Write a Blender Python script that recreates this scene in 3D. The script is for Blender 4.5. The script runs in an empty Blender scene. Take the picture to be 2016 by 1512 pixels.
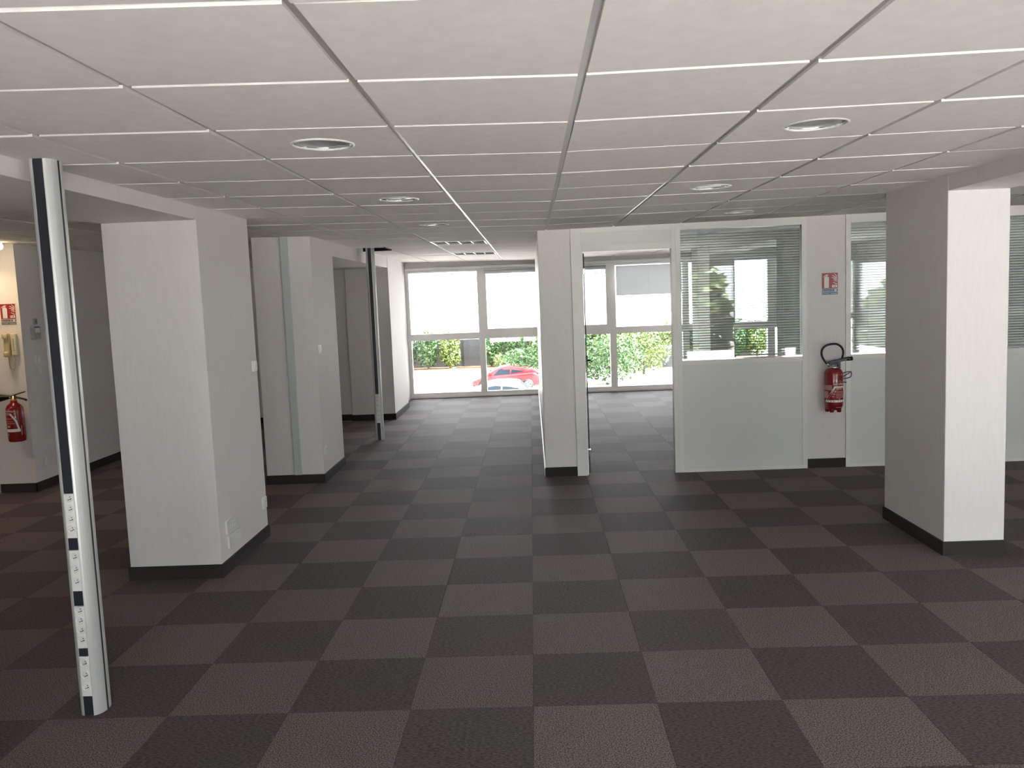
import bpy, bmesh, math, random
from mathutils import Vector, Matrix
random.seed(7)
D = bpy.data
SC = bpy.context.scene
COL = SC.collection

# ------------------------------------------------------------------ camera
F_PX, YAW, PITCH, ROLL, EYE = 1661.7, -.0265, -.1011, -.0397, 1.6462
fwd = Vector((math.sin(YAW)*math.cos(PITCH), math.cos(YAW)*math.cos(PITCH), math.sin(PITCH)))
r0 = Vector((math.cos(YAW), -math.sin(YAW), 0)); u0 = r0.cross(fwd)
rt = r0*math.cos(ROLL)+u0*math.sin(ROLL); up = -r0*math.sin(ROLL)+u0*math.cos(ROLL)
cam = D.cameras.new('camera'); cam.sensor_fit = 'HORIZONTAL'; cam.sensor_width = 36
cam.lens = 36*F_PX/2016; cam.clip_start = .05; cam.clip_end = 600
camo = D.objects.new('camera', cam); COL.objects.link(camo); SC.camera = camo
camo.matrix_world = Matrix(((rt.x, up.x, -fwd.x, 0), (rt.y, up.y, -fwd.y, 0), (rt.z, up.z, -fwd.z, EYE), (0, 0, 0, 1)))

# ------------------------------------------------------------------ world, sun, exposure
W = D.worlds.new('hazy_sky'); SC.world = W; W.use_nodes = True
bg = W.node_tree.nodes['Background']
bg.inputs[0].default_value = (.93, .965, 1.0, 1); bg.inputs[1].default_value = 1.45
sun = D.lights.new('sun', 'SUN'); sun.energy = 14.0; sun.angle = .01; sun.color = (1, .965, .92)
suno = D.objects.new('sun', sun); COL.objects.link(suno)
suno.rotation_euler = Vector((-.72, .06, -.66)).to_track_quat('-Z', 'Y').to_euler()
suno.location = (40, -4, 37)
VS = SC.view_settings
VS.view_transform = 'Standard'; VS.look = 'None'; VS.gamma = 1; VS.use_curve_mapping = False
VS.exposure = 2.9
SC.cycles.max_bounces = 12; SC.cycles.diffuse_bounces = 6; SC.cycles.glossy_bounces = 4
SC.cycles.transparent_max_bounces = 32; SC.cycles.sample_clamp_indirect = 8
SC.cycles.caustics_reflective = False; SC.cycles.caustics_refractive = False

# ------------------------------------------------------------------ helpers
def empty(name, loc=(0, 0, 0), rz=0):
    o = D.objects.new(name, None); COL.objects.link(o)
    o.location = loc; o.rotation_euler = (0, 0, rz); o.empty_display_size = .05
    return o
def tag(o, label=None, cat=None, group=None, kind=None):
    if label: o['label'] = label
    if cat: o['category'] = cat
    if group: o['group'] = group
    if kind: o['kind'] = kind
    return o
def thing(name, label, cat, loc=(0, 0, 0), rz=0, group=None):
    return tag(empty(name, loc, rz), label, cat, group)
def struct(name, loc=(0, 0, 0), rz=0):
    return tag(empty(name, loc, rz), kind='structure')
def mesh(name, bm, mat, smooth=False):
    me = D.meshes.new(name); bm.normal_update(); bm.to_mesh(me); bm.free()
    if mat is not None: me.materials.append(mat)
    if smooth:
        for p in me.polygons: p.use_smooth = True
    return me
def link(name, me, parent=None, loc=(0, 0, 0), rot=(0, 0, 0)):
    o = D.objects.new(name, me); COL.objects.link(o); o.location = loc; o.rotation_euler = rot
    if parent: o.parent = parent
    return o
def part(name, bm, mat, parent=None, loc=(0, 0, 0), rot=(0, 0, 0), smooth=False, label=None):
    o = link(name, mesh(name, bm, mat, smooth), parent, loc, rot)
    if label: o['label'] = label
    return o
def wpart(name, bm, mat, parent, **k):
    """bm given in world coordinates, parent an unrotated Empty (or a part of one at its origin)"""
    L = Vector(parent.location)
    q = parent.parent
    while q: L += q.location; q = q.parent
    bmesh.ops.translate(bm, verts=bm.verts, vec=-L)
    return part(name, bm, mat, parent, **k)
def box(x0, x1, y0, y1, z0, z1, bm=None, bev=0):
    b = bmesh.new() if (bm is None or bev) else bm
    v = [b.verts.new(p) for p in ((x0, y0, z0), (x1, y0, z0), (x1, y1, z0), (x0, y1, z0), (x0, y0, z1), (x1, y0, z1), (x1, y1, z1), (x0, y1, z1))]
    for f in ((3, 2, 1, 0), (4, 5, 6, 7), (0, 1, 5, 4), (1, 2, 6, 5), (2, 3, 7, 6), (3, 0, 4, 7)): b.faces.new([v[i] for i in f])
    if bev:
        bmesh.ops.bevel(b, geom=b.edges[:], offset=bev, segments=2, profile=.5, affect='EDGES')
        if bm is not None:
            t = D.meshes.new('t'); b.to_mesh(t); b.free(); bm.from_mesh(t); D.meshes.remove(t); return bm
    return b
def ring(b, c, ax, ay, n):
    return [b.verts.new(Vector(c)+ax*math.cos(2*math.pi*i/n)+ay*math.sin(2*math.pi*i/n)) for i in range(n)]
def lathe(prof, n=24, bm=None, c=(0, 0, 0), cap=True):
    """prof [(r,z)] around Z"""
    b = bm or bmesh.new(); rs = []
    for r, z in prof:
        if r < 1e-6: rs.append([b.verts.new((c[0], c[1], c[2]+z))])
        else: rs.append([b.verts.new((c[0]+r*math.cos(2*math.pi*i/n), c[1]+r*math.sin(2*math.pi*i/n), c[2]+z)) for i in range(n)])
    for A, B in zip(rs, rs[1:]):
        for i in range(n):
            j = (i+1) % n
            q = [A[i % len(A)], A[j % len(A)], B[j % len(B)], B[i % len(B)]]
            u = []
            for v in q:
                if v not in u: u.append(v)
            if len(u) > 2: b.faces.new(u)
    return b
def tube(pts, r, n=10, bm=None, caps=True):
    b = bm or bmesh.new(); pts = [Vector(p) for p in pts]; prev = None; rs = []
    rr = r if isinstance(r, (list, tuple)) else [r]*len(pts)
    for i, p in enumerate(pts):
        t = (pts[min(i+1, len(pts)-1)]-pts[max(i-1, 0)]).normalized()
        a = prev if prev is not None else (Vector((0, 0, 1)) if abs(t.z) < .9 else Vector((1, 0, 0)))
        x = (a-t*a.dot(t)).normalized(); y = t.cross(x); prev = x
        rs.append(ring(b, p, x*rr[i], y*rr[i], n))
    for A, B in zip(rs, rs[1:]):
        for i in range(n): b.faces.new((A[i], A[(i+1) % n], B[(i+1) % n], B[i]))
    if caps: b.faces.new(rs[0][::-1]); b.faces.new(rs[-1])
    return b
def prism(pts, depth, bm=None, frame=None):
    """polygon pts (u,v) extruded by depth; frame maps (u,v,w)->xyz"""
    b = bm or bmesh.new(); f = frame or (lambda u, v, w: (u, v, w))
    A = [b.verts.new(f(u, v, 0)) for u, v in pts]; B = [b.verts.new(f(u, v, depth)) for u, v in pts]
    b.faces.new(A[::-1]); b.faces.new(B); n = len(pts)
    for i in range(n): b.faces.new((A[i], A[(i+1) % n], B[(i+1) % n], B[i]))
    bmesh.ops.recalc_face_normals(b, faces=b.faces[:])
    return b
def text_bm(s, size, depth=.0004, spacing=1.0):
    c = D.curves.new('t', 'FONT'); c.body = s; c.size = size; c.extrude = depth; c.align_x = 'CENTER'; c.space_character = spacing; c.resolution_u = 3
    o = D.objects.new('t', c); COL.objects.link(o); bpy.context.view_layer.update()
    m = D.meshes.new_from_object(o); b = bmesh.new(); b.from_mesh(m)
    D.objects.remove(o); D.curves.remove(c); D.meshes.remove(m)
    return b

# ------------------------------------------------------------------ materials
def mat(name, col, rough=.6, metal=0, spec=.5, noise=0, nscale=8, bump=0, bscale=200, sheen=0, coat=0, detail=4, alt=None, emit=None, estr=0, rnd=0, stretch=None):
    m = D.materials.new(name); m.use_nodes = True; nt = m.node_tree; p = nt.nodes['Principled BSDF']
    p.inputs['Base Color'].default_value = (*col, 1); p.inputs['Roughness'].default_value = rough
    p.inputs['Metallic'].default_value = metal; p.inputs['Specular IOR Level'].default_value = spec
    p.inputs['Sheen Weight'].default_value = sheen; p.inputs['Coat Weight'].default_value = coat
    if sheen: p.inputs['Sheen Roughness'].default_value = .4
    tc = nt.nodes.new('ShaderNodeTexCoord')
    vec = tc.outputs['Object']
    if stretch:
        mp = nt.nodes.new('ShaderNodeMapping'); mp.inputs['Scale'].default_value = stretch
        nt.links.new(vec, mp.inputs[0]); vec = mp.outputs[0]
    colsock = None
    if noise:
        n = nt.nodes.new('ShaderNodeTexNoise'); n.inputs['Scale'].default_value = nscale; n.inputs['Detail'].default_value = detail
        nt.links.new(vec, n.inputs['Vector'])
        rp = nt.nodes.new('ShaderNodeValToRGB'); rp.color_ramp.elements[0].position = .3; rp.color_ramp.elements[1].position = .7
        a = alt or tuple(c*(1-noise) for c in col)
        rp.color_ramp.elements[0].color = (*a, 1); rp.color_ramp.elements[1].color = (*[min(1, c*(1+noise)) for c in col], 1)
        nt.links.new(n.outputs[0], rp.inputs[0]); colsock = rp.outputs[0]
    if rnd:
        oi = nt.nodes.new('ShaderNodeObjectInfo'); mr = nt.nodes.new('ShaderNodeMapRange')
        mr.inputs[3].default_value = 1-rnd; mr.inputs[4].default_value = 1+rnd
        nt.links.new(oi.outputs['Random'], mr.inputs[0])
        mx = nt.nodes.new('ShaderNodeMix'); mx.data_type = 'RGBA'; mx.blend_type = 'MULTIPLY'; mx.inputs[0].default_value = 1
        if colsock: nt.links.new(colsock, mx.inputs[6])
        else: mx.inputs[6].default_value = (*col, 1)
        nt.links.new(mr.outputs[0], mx.inputs[7]); colsock = mx.outputs[2]
    if colsock: nt.links.new(colsock, p.inputs['Base Color'])
    if bump:
        n2 = nt.nodes.new('ShaderNodeTexNoise'); n2.inputs['Scale'].default_value = bscale; n2.inputs['Detail'].default_value = 3
        nt.links.new(vec, n2.inputs['Vector'])
        bp = nt.nodes.new('ShaderNodeBump'); bp.inputs['Strength'].default_value = bump; bp.inputs['Distance'].default_value = .002
        nt.links.new(n2.outputs[0], bp.inputs['Height']); nt.links.new(bp.outputs[0], p.inputs['Normal'])
    if emit:
        p.inputs['Emission Color'].default_value = (*emit, 1); p.inputs['Emission Strength'].default_value = estr
    return m
def carpet_mat(name, ca, cb, speck, scale, stretch):
    m = D.materials.new(name); m.use_nodes = True; nt = m.node_tree; p = nt.nodes['Principled BSDF']; N = nt.nodes.new; L = nt.links.new
    p.inputs['Roughness'].default_value = .70; p.inputs['Specular IOR Level'].default_value = .2; p.inputs['Sheen Weight'].default_value = .06; p.inputs['Sheen Roughness'].default_value = .4
    p.inputs['Specular Tint'].default_value = (1, .84, .90, 1); p.inputs['Sheen Tint'].default_value = (1, .86, .92, 1)
    g = N('ShaderNodeNewGeometry'); mp = N('ShaderNodeMapping'); mp.inputs['Scale'].default_value = stretch; L(g.outputs['Position'], mp.inputs[0])
    n = N('ShaderNodeTexNoise'); n.inputs['Scale'].default_value = scale; n.inputs['Detail'].default_value = 2; L(mp.outputs[0], n.inputs['Vector'])
    mr = N('ShaderNodeMapRange'); mr.inputs[1].default_value = .36; mr.inputs[2].default_value = .64; mr.inputs[3].default_value = 1-speck; mr.inputs[4].default_value = 1+speck; L(n.outputs[0], mr.inputs[0])
    w = N('ShaderNodeTexNoise'); w.inputs['Scale'].default_value = 2.2; w.inputs['Detail'].default_value = 3; L(g.outputs['Position'], w.inputs['Vector'])
    rp = N('ShaderNodeValToRGB'); rp.color_ramp.elements[0].position = .38; rp.color_ramp.elements[1].position = .62
    rp.color_ramp.elements[0].color = (*ca, 1); rp.color_ramp.elements[1].color = (*cb, 1); L(w.outputs[0], rp.inputs[0])
    mx = N('ShaderNodeMix'); mx.data_type = 'RGBA'; mx.blend_type = 'MULTIPLY'; mx.inputs[0].default_value = 1; L(rp.outputs[0], mx.inputs[6]); L(mr.outputs[0], mx.inputs[7])
    oi = N('ShaderNodeObjectInfo'); m2 = N('ShaderNodeMapRange'); m2.inputs[3].default_value = .93; m2.inputs[4].default_value = 1.07; L(oi.outputs['Random'], m2.inputs[0])
    mz = N('ShaderNodeMix'); mz.data_type = 'RGBA'; mz.blend_type = 'MULTIPLY'; mz.inputs[0].default_value = 1; L(mx.outputs[2], mz.inputs[6]); L(m2.outputs[0], mz.inputs[7])
    L(mz.outputs[2], p.inputs['Base Color'])
    bp = N('ShaderNodeBump'); bp.inputs['Strength'].default_value = .5; bp.inputs['Distance'].default_value = .002; L(n.outputs[0], bp.inputs['Height']); L(bp.outputs[0], p.inputs['Normal'])
    return m
def glass_mat(name, tint, ior=1.5):
    m = D.materials.new(name); m.use_nodes = True; nt = m.node_tree; nt.nodes.clear()
    o = nt.nodes.new('ShaderNodeOutputMaterial'); t = nt.nodes.new('ShaderNodeBsdfTransparent'); g = nt.nodes.new('ShaderNodeBsdfGlossy')
    f = nt.nodes.new('ShaderNodeFresnel'); x = nt.nodes.new('ShaderNodeMixShader')
    t.inputs[0].default_value = (*tint, 1); g.inputs['Roughness'].default_value = .0; f.inputs[0].default_value = ior
    nt.links.new(f.outputs[0], x.inputs[0]); nt.links.new(t.outputs[0], x.inputs[1]); nt.links.new(g.outputs[0], x.inputs[2]); nt.links.new(x.outputs[0], o.inputs[0])
    return m
M = dict(
    wall=mat('white_wall_paint', (.84, .82, .80), .75, noise=.015, nscale=3, bump=.08, bscale=160, spec=.3),
    wallcov=mat('woven_wallcovering', (.80, .765, .757), .7, noise=.02, nscale=60, bump=.10, bscale=240, spec=.3, stretch=(1, 1, .15)),
    skirt=mat('dark_carpet_skirting', (.030, .025, .024), .9, noise=.3, nscale=180, bump=.4, bscale=220),
    edge=mat('black_trim_edge', (.012, .012, .013), .5),
    tile=mat('mineral_ceiling_tile', (.83, .803, .765), .85, noise=.035, nscale=14, bump=.10, bscale=300, detail=8, rnd=.025, spec=.2),
    tbar=mat('painted_grid_metal', (.42, .41, .40), .33, metal=.3),
    void=mat('ceiling_void', (.02, .018, .016), .9),
    cpile_lit=carpet_mat('carpet_tile_pile_lit', (.142, .106, .106), (.130, .112, .098), .8, 185, (1, 1, 1)),  # lighter look of one pile direction put into the colour
    cpile_shaded=carpet_mat('carpet_tile_pile_shaded', (.078, .057, .059), (.069, .060, .054), .55, 185, (.35, 1, 1)),  # same carpet quarter-turned, its shaded pile put into the colour
    subfloor=mat('subfloor', (.03, .028, .028), .9),
    concrete=mat('concrete', (.45, .44, .42), .9, noise=.1, nscale=4),
    frame=mat('white_aluminium_frame', (.84, .83, .82), .35, spec=.5),
    pframe=mat('partition_frame', (.80, .785, .75), .4),
    ppanel=mat('partition_panel', (.73, .735, .73), .5, noise=.01, nscale=5),
    glass=glass_mat('clear_glass', (.97, .985, .98)),
    pglass=glass_mat('partition_glass', (.95, .978, .968), 1.5),
    slat=mat('blind_slat_aluminium', (.50, .51, .52), .4, metal=.2),
    wslat=mat('white_blind_slat', (.72, .74, .75), .45),
    cord=mat('blind_cord', (.8, .8, .78), .7),
    alu=mat('satin_aluminium', (.66, .67, .67), .38, metal=.30),
    navy=mat('navy_cover', (.018, .022, .032), .45),
    black=mat('black_plastic', (.010, .010, .011), .4),
    rubber=mat('black_rubber', (.012, .012, .012), .6),
    plastic=mat('white_plastic', (.80, .80, .78), .35),
    socket=mat('socket_plastic', (.86, .85, .80), .3),
    hole=mat('socket_hole', (.03, .03, .03), .6),
    cream=mat('cream_plastic', (.62, .52, .27), .4),
    creamlt=mat('cream_keypad', (.78, .72, .52), .4),
    grey=mat('grey_plastic', (.36, .36, .35), .5),
    red=mat('red_enamel', (.24, .006, .010), .25, coat=.4),
    white=mat('white_print', (.82, .82, .80), .5),
    pink=mat('pale_red_print', (.55, .28, .26), .5),
    chrome=mat('chrome', (.75, .75, .75), .12, metal=1),
    brass=mat('brass', (.5, .38, .15), .3, metal=1),
    dnavy=mat('dark_blue_plastic', (.006, .009, .03), .35),
    signred=mat('sign_red', (.36, .028, .035), .4),
    signblue=mat('sign_blue', (.025, .10, .27), .4),
    signdark=mat('sign_grey', (.12, .11, .10), .5),
    trunk=mat('cable_trunking', (.58, .63, .62), .4),
    dish=mat('lamp_reflector', (.60, .61, .60), .12, metal=.9),
    diff=mat('frosted_lamp_glass', (.26, .26, .25), .07, spec=.6),
    bulb=mat('lit_lamp_glass', (.9, .85, .7), .5, emit=(1, .78, .48), estr=3),
    carred=mat('red_car_paint', (.11, .003, .007), .35, coat=.1),
    carsilver=mat('silver_car_paint', (.085, .088, .095), .4, spec=.3, coat=.5),
    carglass=mat('dark_car_glass', (.010, .016, .024), .3, spec=.15),
    tyre=mat('tyre_rubber', (.02, .02, .022), .8),
    rim=mat('wheel_trim', (.22, .22, .23), .3),
    lampglass=mat('headlamp', (.7, .75, .8), .1),
    asphalt=mat('sunlit_asphalt', (.40, .382, .37), .9, noise=.08, nscale=.4),
    bounce_paving=mat('pale_bounce_paving', (.72, .69, .68), .9, noise=.05, nscale=3),  # pale surface of the added terrace, bounces sun upwards
    mulch=mat('bark_mulch', (.24, .11, .05), .9, noise=.3, nscale=3),
    kerb=mat('kerb_concrete', (.45, .40, .28), .9, noise=.1, nscale=2),
    fence=mat('weathered_fence', (.030, .032, .034), .9, noise=.2, nscale=2),
    leafa=mat('leaf_green', (.032, .068, .018), .6, noise=.6, nscale=1.2, alt=(.018, .050, .012)),
    leafb=mat('leaf_yellow_green', (.075, .095, .018), .6, noise=.5, nscale=1.4, alt=(.035, .080, .014)),
    leafc=mat('leaf_dark_green', (.020, .050, .020), .6, noise=.5, nscale=1.2, alt=(.010, .026, .014)),
    bark=mat('bark', (.10, .075, .05), .9, noise=.3, nscale=6),
    door=mat('white_door', (.72, .70, .67), .5),
)

# ------------------------------------------------------------------ room dimensions
XB = .1545                                      # lowest grid line of the sagging ceiling
def Zc(x, y):
    x = max(-7.5, min(8, x))
    return 2.221+(.0183*(XB-x) if x < XB else .0108*(x-XB))+.004*(y-3.4)
XL, XR, YB, YF = -7.0, 8.6, -1.7, 14.35
TOP = 2.75

# ------------------------------------------------------------------ floor with carpet tiles
def screen_box(pts):
    xs, ys = [], []
    for p in pts:
        d = Vector(p)-Vector((0, 0, EYE)); w = d.dot(fwd)
        if w < .2: return None
        xs.append(1008+F_PX*d.dot(rt)/w); ys.append(756-F_PX*d.dot(up)/w)
    x0, x1, y0, y1 = max(0, min(xs)), min(2016, max(xs)), max(0, min(ys)), min(1512, max(ys))
    return (x1-x0)*(y1-y0) if x1 > x0 and y1 > y0 else None
floor = tag(link('floor', mesh('floor', box(XL-.2, XR+.2, YB-.2, YF+.12, -.35, -.007), M['subfloor'])), kind='structure')
FX, FY = -.0523, 3.7681
def carpet_mesh(m, k):
    h = .2496; b = box(-h, h, -h, h, -.0068, 0)
    top = [e for e in b.edges if all(v.co.z > -.001 for v in e.verts)]
    bmesh.ops.bevel(b, geom=top, offset=.0007, segments=1, affect='EDGES')
    return mesh('carpet_tile', b, m)
CM = [carpet_mesh(M['cpile_lit'], 0), carpet_mesh(M['cpile_shaded'], 1)]
cells = []
for i in range(-15, 18):
    for j in range(-12, 22):
        x, y = FX+.5*i+.25, FY+.5*j+.25
        if x < XL or x > XR or y < YB or y > YF: continue
        a = screen_box([(x-.25, y-.25, 0), (x+.25, y-.25, 0), (x+.25, y+.25, 0), (x-.25, y+.25, 0)])
        hidden = (x < -5 and y > 8.2) or (x < -2.2 and y > 12.2) or (x > 5.5 and y > 7.8) or \
            any(x0 < x-.2 and x+.2 < x1 and y0 < y-.2 and y+.2 < y1 for x0, x1, y0, y1 in ((-2.54, -1.97, 5.03, 5.95), (-2.53, -1.98, 7.72, 8.57)))
        cells.append((0 if (a is None or hidden) else a, x, y, (i+j) % 2))
cells.sort(key=lambda c: -c[0])
for a, x, y, k in cells[:298]:
    if a > 0: link('carpet_tile', CM[k], floor, (x, y, 0), (0, 0, 0))
for k, nm in ((0, 'pile_lit_carpet_remainder'), (1, 'pile_shaded_carpet_remainder')):
    b = bmesh.new()
    for n, (a, x, y, kk) in enumerate(cells):
        if kk == k and (n >= 298 or a <= 0): box(x-.2496, x+.2496, y-.2496, y+.2496, -.0068, 0, bm=b)
    tag(part(nm, b, M['cpile_lit' if k == 0 else 'cpile_shaded'], floor), kind='stuff')

# ------------------------------------------------------------------ ceiling with tiles and grid
ceil = tag(link('ceiling', mesh('ceiling', box(XL-.2, XR+.2, YB-.2, YF+.2, 2.62, TOP), M['void'])), kind='structure')
TX0, TY0 = XB, 1.664
def tile_bm(hole=0, x0=-.2885, x1=.2885, y0=-.2885, y1=.2885):
    if not hole: return box(x0, x1, y0, y1, 0, .014)
    b = bmesh.new(); n = 32; S = .2885
    def sq(a):
        c, s = math.cos(a), math.sin(a); k = S/max(abs(c), abs(s)); return (c*k, s*k)
    an = [2*math.pi*i/n for i in range(n)]
    O = [[b.verts.new((*sq(a), z)) for a in an] for z in (0, .014)]
    I = [[b.verts.new((hole*math.cos(a), hole*math.sin(a), z)) for a in an] for z in (0, .014)]
    for i in range(n):
        j = (i+1) % n
        b.faces.new((O[0][j], O[0][i], I[0][i], I[0][j])); b.faces.new((O[0][i], O[0][j], O[1][j], O[1][i])); b.faces.new((I[0][j], I[0][i], I[1][i], I[1][j]))
    return b
TM = mesh('ceiling_tile', tile_bm(), M['tile']); TH = mesh('ceiling_tile_cut', tile_bm(.108), M['tile'])
def tilt(x, y):
    return (math.atan(.004), -math.atan(-.0183 if x < XB else .0108), 0)
downs = {(-2, 2), (-2, 5), (-2, 8), (1, 2), (1, 5), (2, 8), (-9, 9), (-10, 7)}
lums = {(-2, 12), (-2, 16), (2, 11)}
tl = []
for i in range(-12, 14):
    for j in range(-6, 21):
        x, y = TX0+.6*i+.3, TY0+.6*j+.3
        if x < XL or x > XR+.2 or (i, j) in lums: continue
        if (i, j) in ((-4, 13), (-4, 14)): continue
        a = screen_box([(x-.3, y-.3, 2.25), (x+.3, y-.3, 2.25), (x+.3, y+.3, 2.25), (x-.3, y+.3, 2.25)])
        if x < -5.3 and y > 7.9 or (x > 5.6 and y > 7.8) or (x < -2.7 and y > 12): a = None
        tl.append((a or 0, i, j, x, y))
tl.sort(key=lambda t: -t[0])
rest = bmesh.new(); nt_ = 0
for a, i, j, x, y in tl:
    z = Zc(x, y)+random.uniform(-.0012, .0012)
    if (i, j) in downs or (a > 0 and nt_ < 288):
        link('ceiling_tile', TH if (i, j) in downs else TM, ceil, (x, y, z), tilt(x, y)); nt_ += 1
    else:
        t = tile_bm(); t.transform(Matrix.Translation((x, y, z))); m_ = D.meshes.new('q'); t.to_mesh(m_); t.free(); rest.from_mesh(m_); D.meshes.remove(m_)
tag(part('outer_ceiling_tiles', rest, M['tile'], ceil), kind='stuff')
# two cut tiles round the opening at the far power pole
x = TX0-.6*4+.3
part('ceiling_tile', tile_bm(0, y1=-.06), M['tile'], ceil, (x, TY0+.6*13+.3, Zc(x, 9.76)), tilt(x, 0))
part('ceiling_tile', tile_bm(0, y0=-.16), M['tile'], ceil, (x, TY0+.6*14+.3, Zc(x, 10.36)), tilt(x, 0))
part('opening_shade_sheet', box(-2.0, -1.648, 10.185, 10.20, 2.272, 2.60), M['void'], ceil)  # added dark sheet, stands in for shade inside the ceiling opening
part('opening_shade_sheet', box(-1.655, -1.648, 9.71, 10.2, 2.276, 2.60), M['void'], ceil)  # same stand-in for shade, along the side of the opening
# exposed grid
HB = .0085
def tstrip(name, x0, x1, y0, y1):
    b = bmesh.new()
    V = [(x0, y0), (x1, y0), (x1, y1), (x0, y1)]
    A = [b.verts.new((u, v, Zc(u, v)+HB)) for u, v in V]; B = [b.verts.new((u, v, Zc(u, v)+HB+.02)) for u, v in V]
    b.faces.new(A[::-1]); b.faces.new(B)
    for k in range(4): b.faces.new((A[k], A[(k+1) % 4], B[(k+1) % 4], B[k]))
    part(name, b, M['tbar'], ceil)
for i in range(-11, 14): tstrip('main_runner', TX0+.6*i-.0135, TX0+.6*i+.0135, YB, YF)
for j in range(-6, 22):
    y = TY0+.6*j
    if y > YF or y < YB: continue
    if j == 14:
        tstrip('cross_runner', XL, -2.3, y-.0135, y+.0135); tstrip('cross_runner', -1.65, XB, y-.0135, y+.0135)
    else: tstrip('cross_runner', XL, XB, y-.0135, y+.0135)
    tstrip('cross_runner', XB, XR, y-.0135, y+.0135)

# ------------------------------------------------------------------ walls
def wall(name, *b, m='wall', bev=0):
    o = struct(name, (b[0], b[2], 0)); wpart('wall_body', box(*b), M[m], o); return o
wall('wall_left', XL-.2, XL, YB-.2, YF, -.35, TOP)
w = wall('wall_entrance', XL, -4.75, 7.76, YF, 0, TOP, m='wallcov')
wpart('skirting', box(-5.09, -4.742, 7.752, 7.76, 0, .085), M['skirt'], w)
wpart('skirting', box(-4.75, -4.742, 7.752, 12, 0, .085), M['skirt'], w)
w = wall('wall_alcove', -4.75, -2.5, 11.93, 12.2, 0, TOP, m='wallcov')
wpart('skirting', box(-4.742, -2.61, 11.92, 11.93, 0, .085), M['skirt'], w)
wall('wall_front', XL-.2, -2.12, YF, YF+.2, -.35, TOP)
wall('wall_front_corner', 5.43, XR+.2, YF, YF+.2, -.35, TOP)
w = wall('wall_office', 5.43, 5.55, 7.72, YF, 0, TOP)
wpart('skirting', box(5.42, 5.43, 7.74, YF, 0, .085), M['skirt'], w)
wall('wall_recess', -2.4, -2.12, 13.15, YF, 0, TOP)
wall('wall_right', XR, XR+.2, 2.9, YF+.2, -.35, TOP)
wall('wall_back', XL-.2, -1.6, YB-.2, YB, -.35, TOP)
wall('wall_back_corner', 7.6, XR+.2, YB-.2, YB, -.35, TOP)

# headers above the window bands
def header(name, *b):
    o = struct(name, (b[0], b[2], 0)); wpart('header_panel', box(*b), M['wall'], o); return o
h = header('trim_1', -2.12, 5.43, YF-.03, YF+.2, 2.215, TOP)
wpart('blind_cassette', box(-2.1, 5.43, YF-.10, YF-.005, 2.165, 2.212, bev=.004), M['plastic'], h)
header('trim_2', -1.6, 7.6, YB-.2, YB+.03, 2.215, TOP)
header('trim_3', XR-.03, XR+.2, YB, 2.9, 2.215, TOP)

# ------------------------------------------------------------------ windows
def window(name, loc, rz, width, bays, blinds=None):
    """local: u along +x from 0, outside is +y, bays = [(u0,u1,'F'|'S',handle_side)]"""
    o = struct(name, loc, rz)
    F = M['frame']
    b = bmesh.new(); box(0, .055, 0, .08, 0, 2.215, bm=b); box(width-.055, width, 0, .08, 0, 2.215, bm=b)
    box(.055, width-.055, 0, .08, 0, .085, bm=b); box(.055, width-.055, 0, .08, 2.125, 2.215, bm=b)
    part('outer_frame', b, F, o)
    part('sill_strip', box(.0, width, -.03, -.001, 0, .03, bev=.003), F, o)
    for k, (u0, u1, ty, hs) in enumerate(bays):
        if k: part('mullion', box(bays[k-1][1], u0, -.004, .085, .085, 2.125), F, o)
        part('transom', box(u0, u1, 0, .08, .985, 1.095), F, o)
        p = part('pane', box(u0-.002, u1+.002, .045, .051, .083, .987), M['glass'], o)
        if ty == 'F': part('pane', box(u0-.002, u1+.002, .045, .051, 1.093, 2.127), M['glass'], o)
        else:
            b = bmesh.new(); s = .052
            box(u0, u0+s, -.018, .06, 1.095, 2.125, bm=b); box(u1-s, u1, -.018, .06, 1.095, 2.125, bm=b)
            box(u0+s, u1-s, -.018, .06, 1.095, 1.095+s, bm=b); box(u0+s, u1-s, -.018, .06, 2.125-s, 2.125, bm=b)
            sf = part('sash_frame', b, F, o)
            part('sash_pane', box(u0+s-.002, u1-s+.002, .03, .036, 1.095+s-.002, 2.127-s), M['glass'], sf)
            hu = u0+.026 if hs < 0 else u1-.026
            hb = box(hu-.012, hu+.012, -.026, -.018, 1.53, 1.60, bev=.003); box(hu-.009, hu+.009, -.050, -.036, 1.46, 1.585, bm=hb, bev=.004); box(hu-.007, hu+.007, -.04, -.02, 1.56, 1.58, bm=hb)
            part('handle', hb, M['plastic'], sf)
    return o
X0 = -2.12
window('window_1', (X0, YF, 0), 0, 4.72, [(.055, 1.215, 'F', 0), (1.315, 2.33, 'S', -1), (2.43, 3.435, 'S', 1), (3.545, 4.665, 'F', 0)])
window('window_2', (2.6, YF, 0), 0, 2.83, [(.055, 1.37, 'F', 0), (1.49, 2.775, 'S', -1)])
bays = []
for k in range(8): bays.append((.055+k*1.14, .055+k*1.14+1.04, 'SF'[k % 2], -1))
window('window_3', (7.6, YB, 0), math.pi, 9.2, bays)
bays = []
for k in range(4): bays.append((.055+k*1.14, .055+k*1.14+1.04, 'SF'[k % 2], -1))
window('window_4', (XR, 2.9, 0), -math.pi/2, 4.6, bays)

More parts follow.
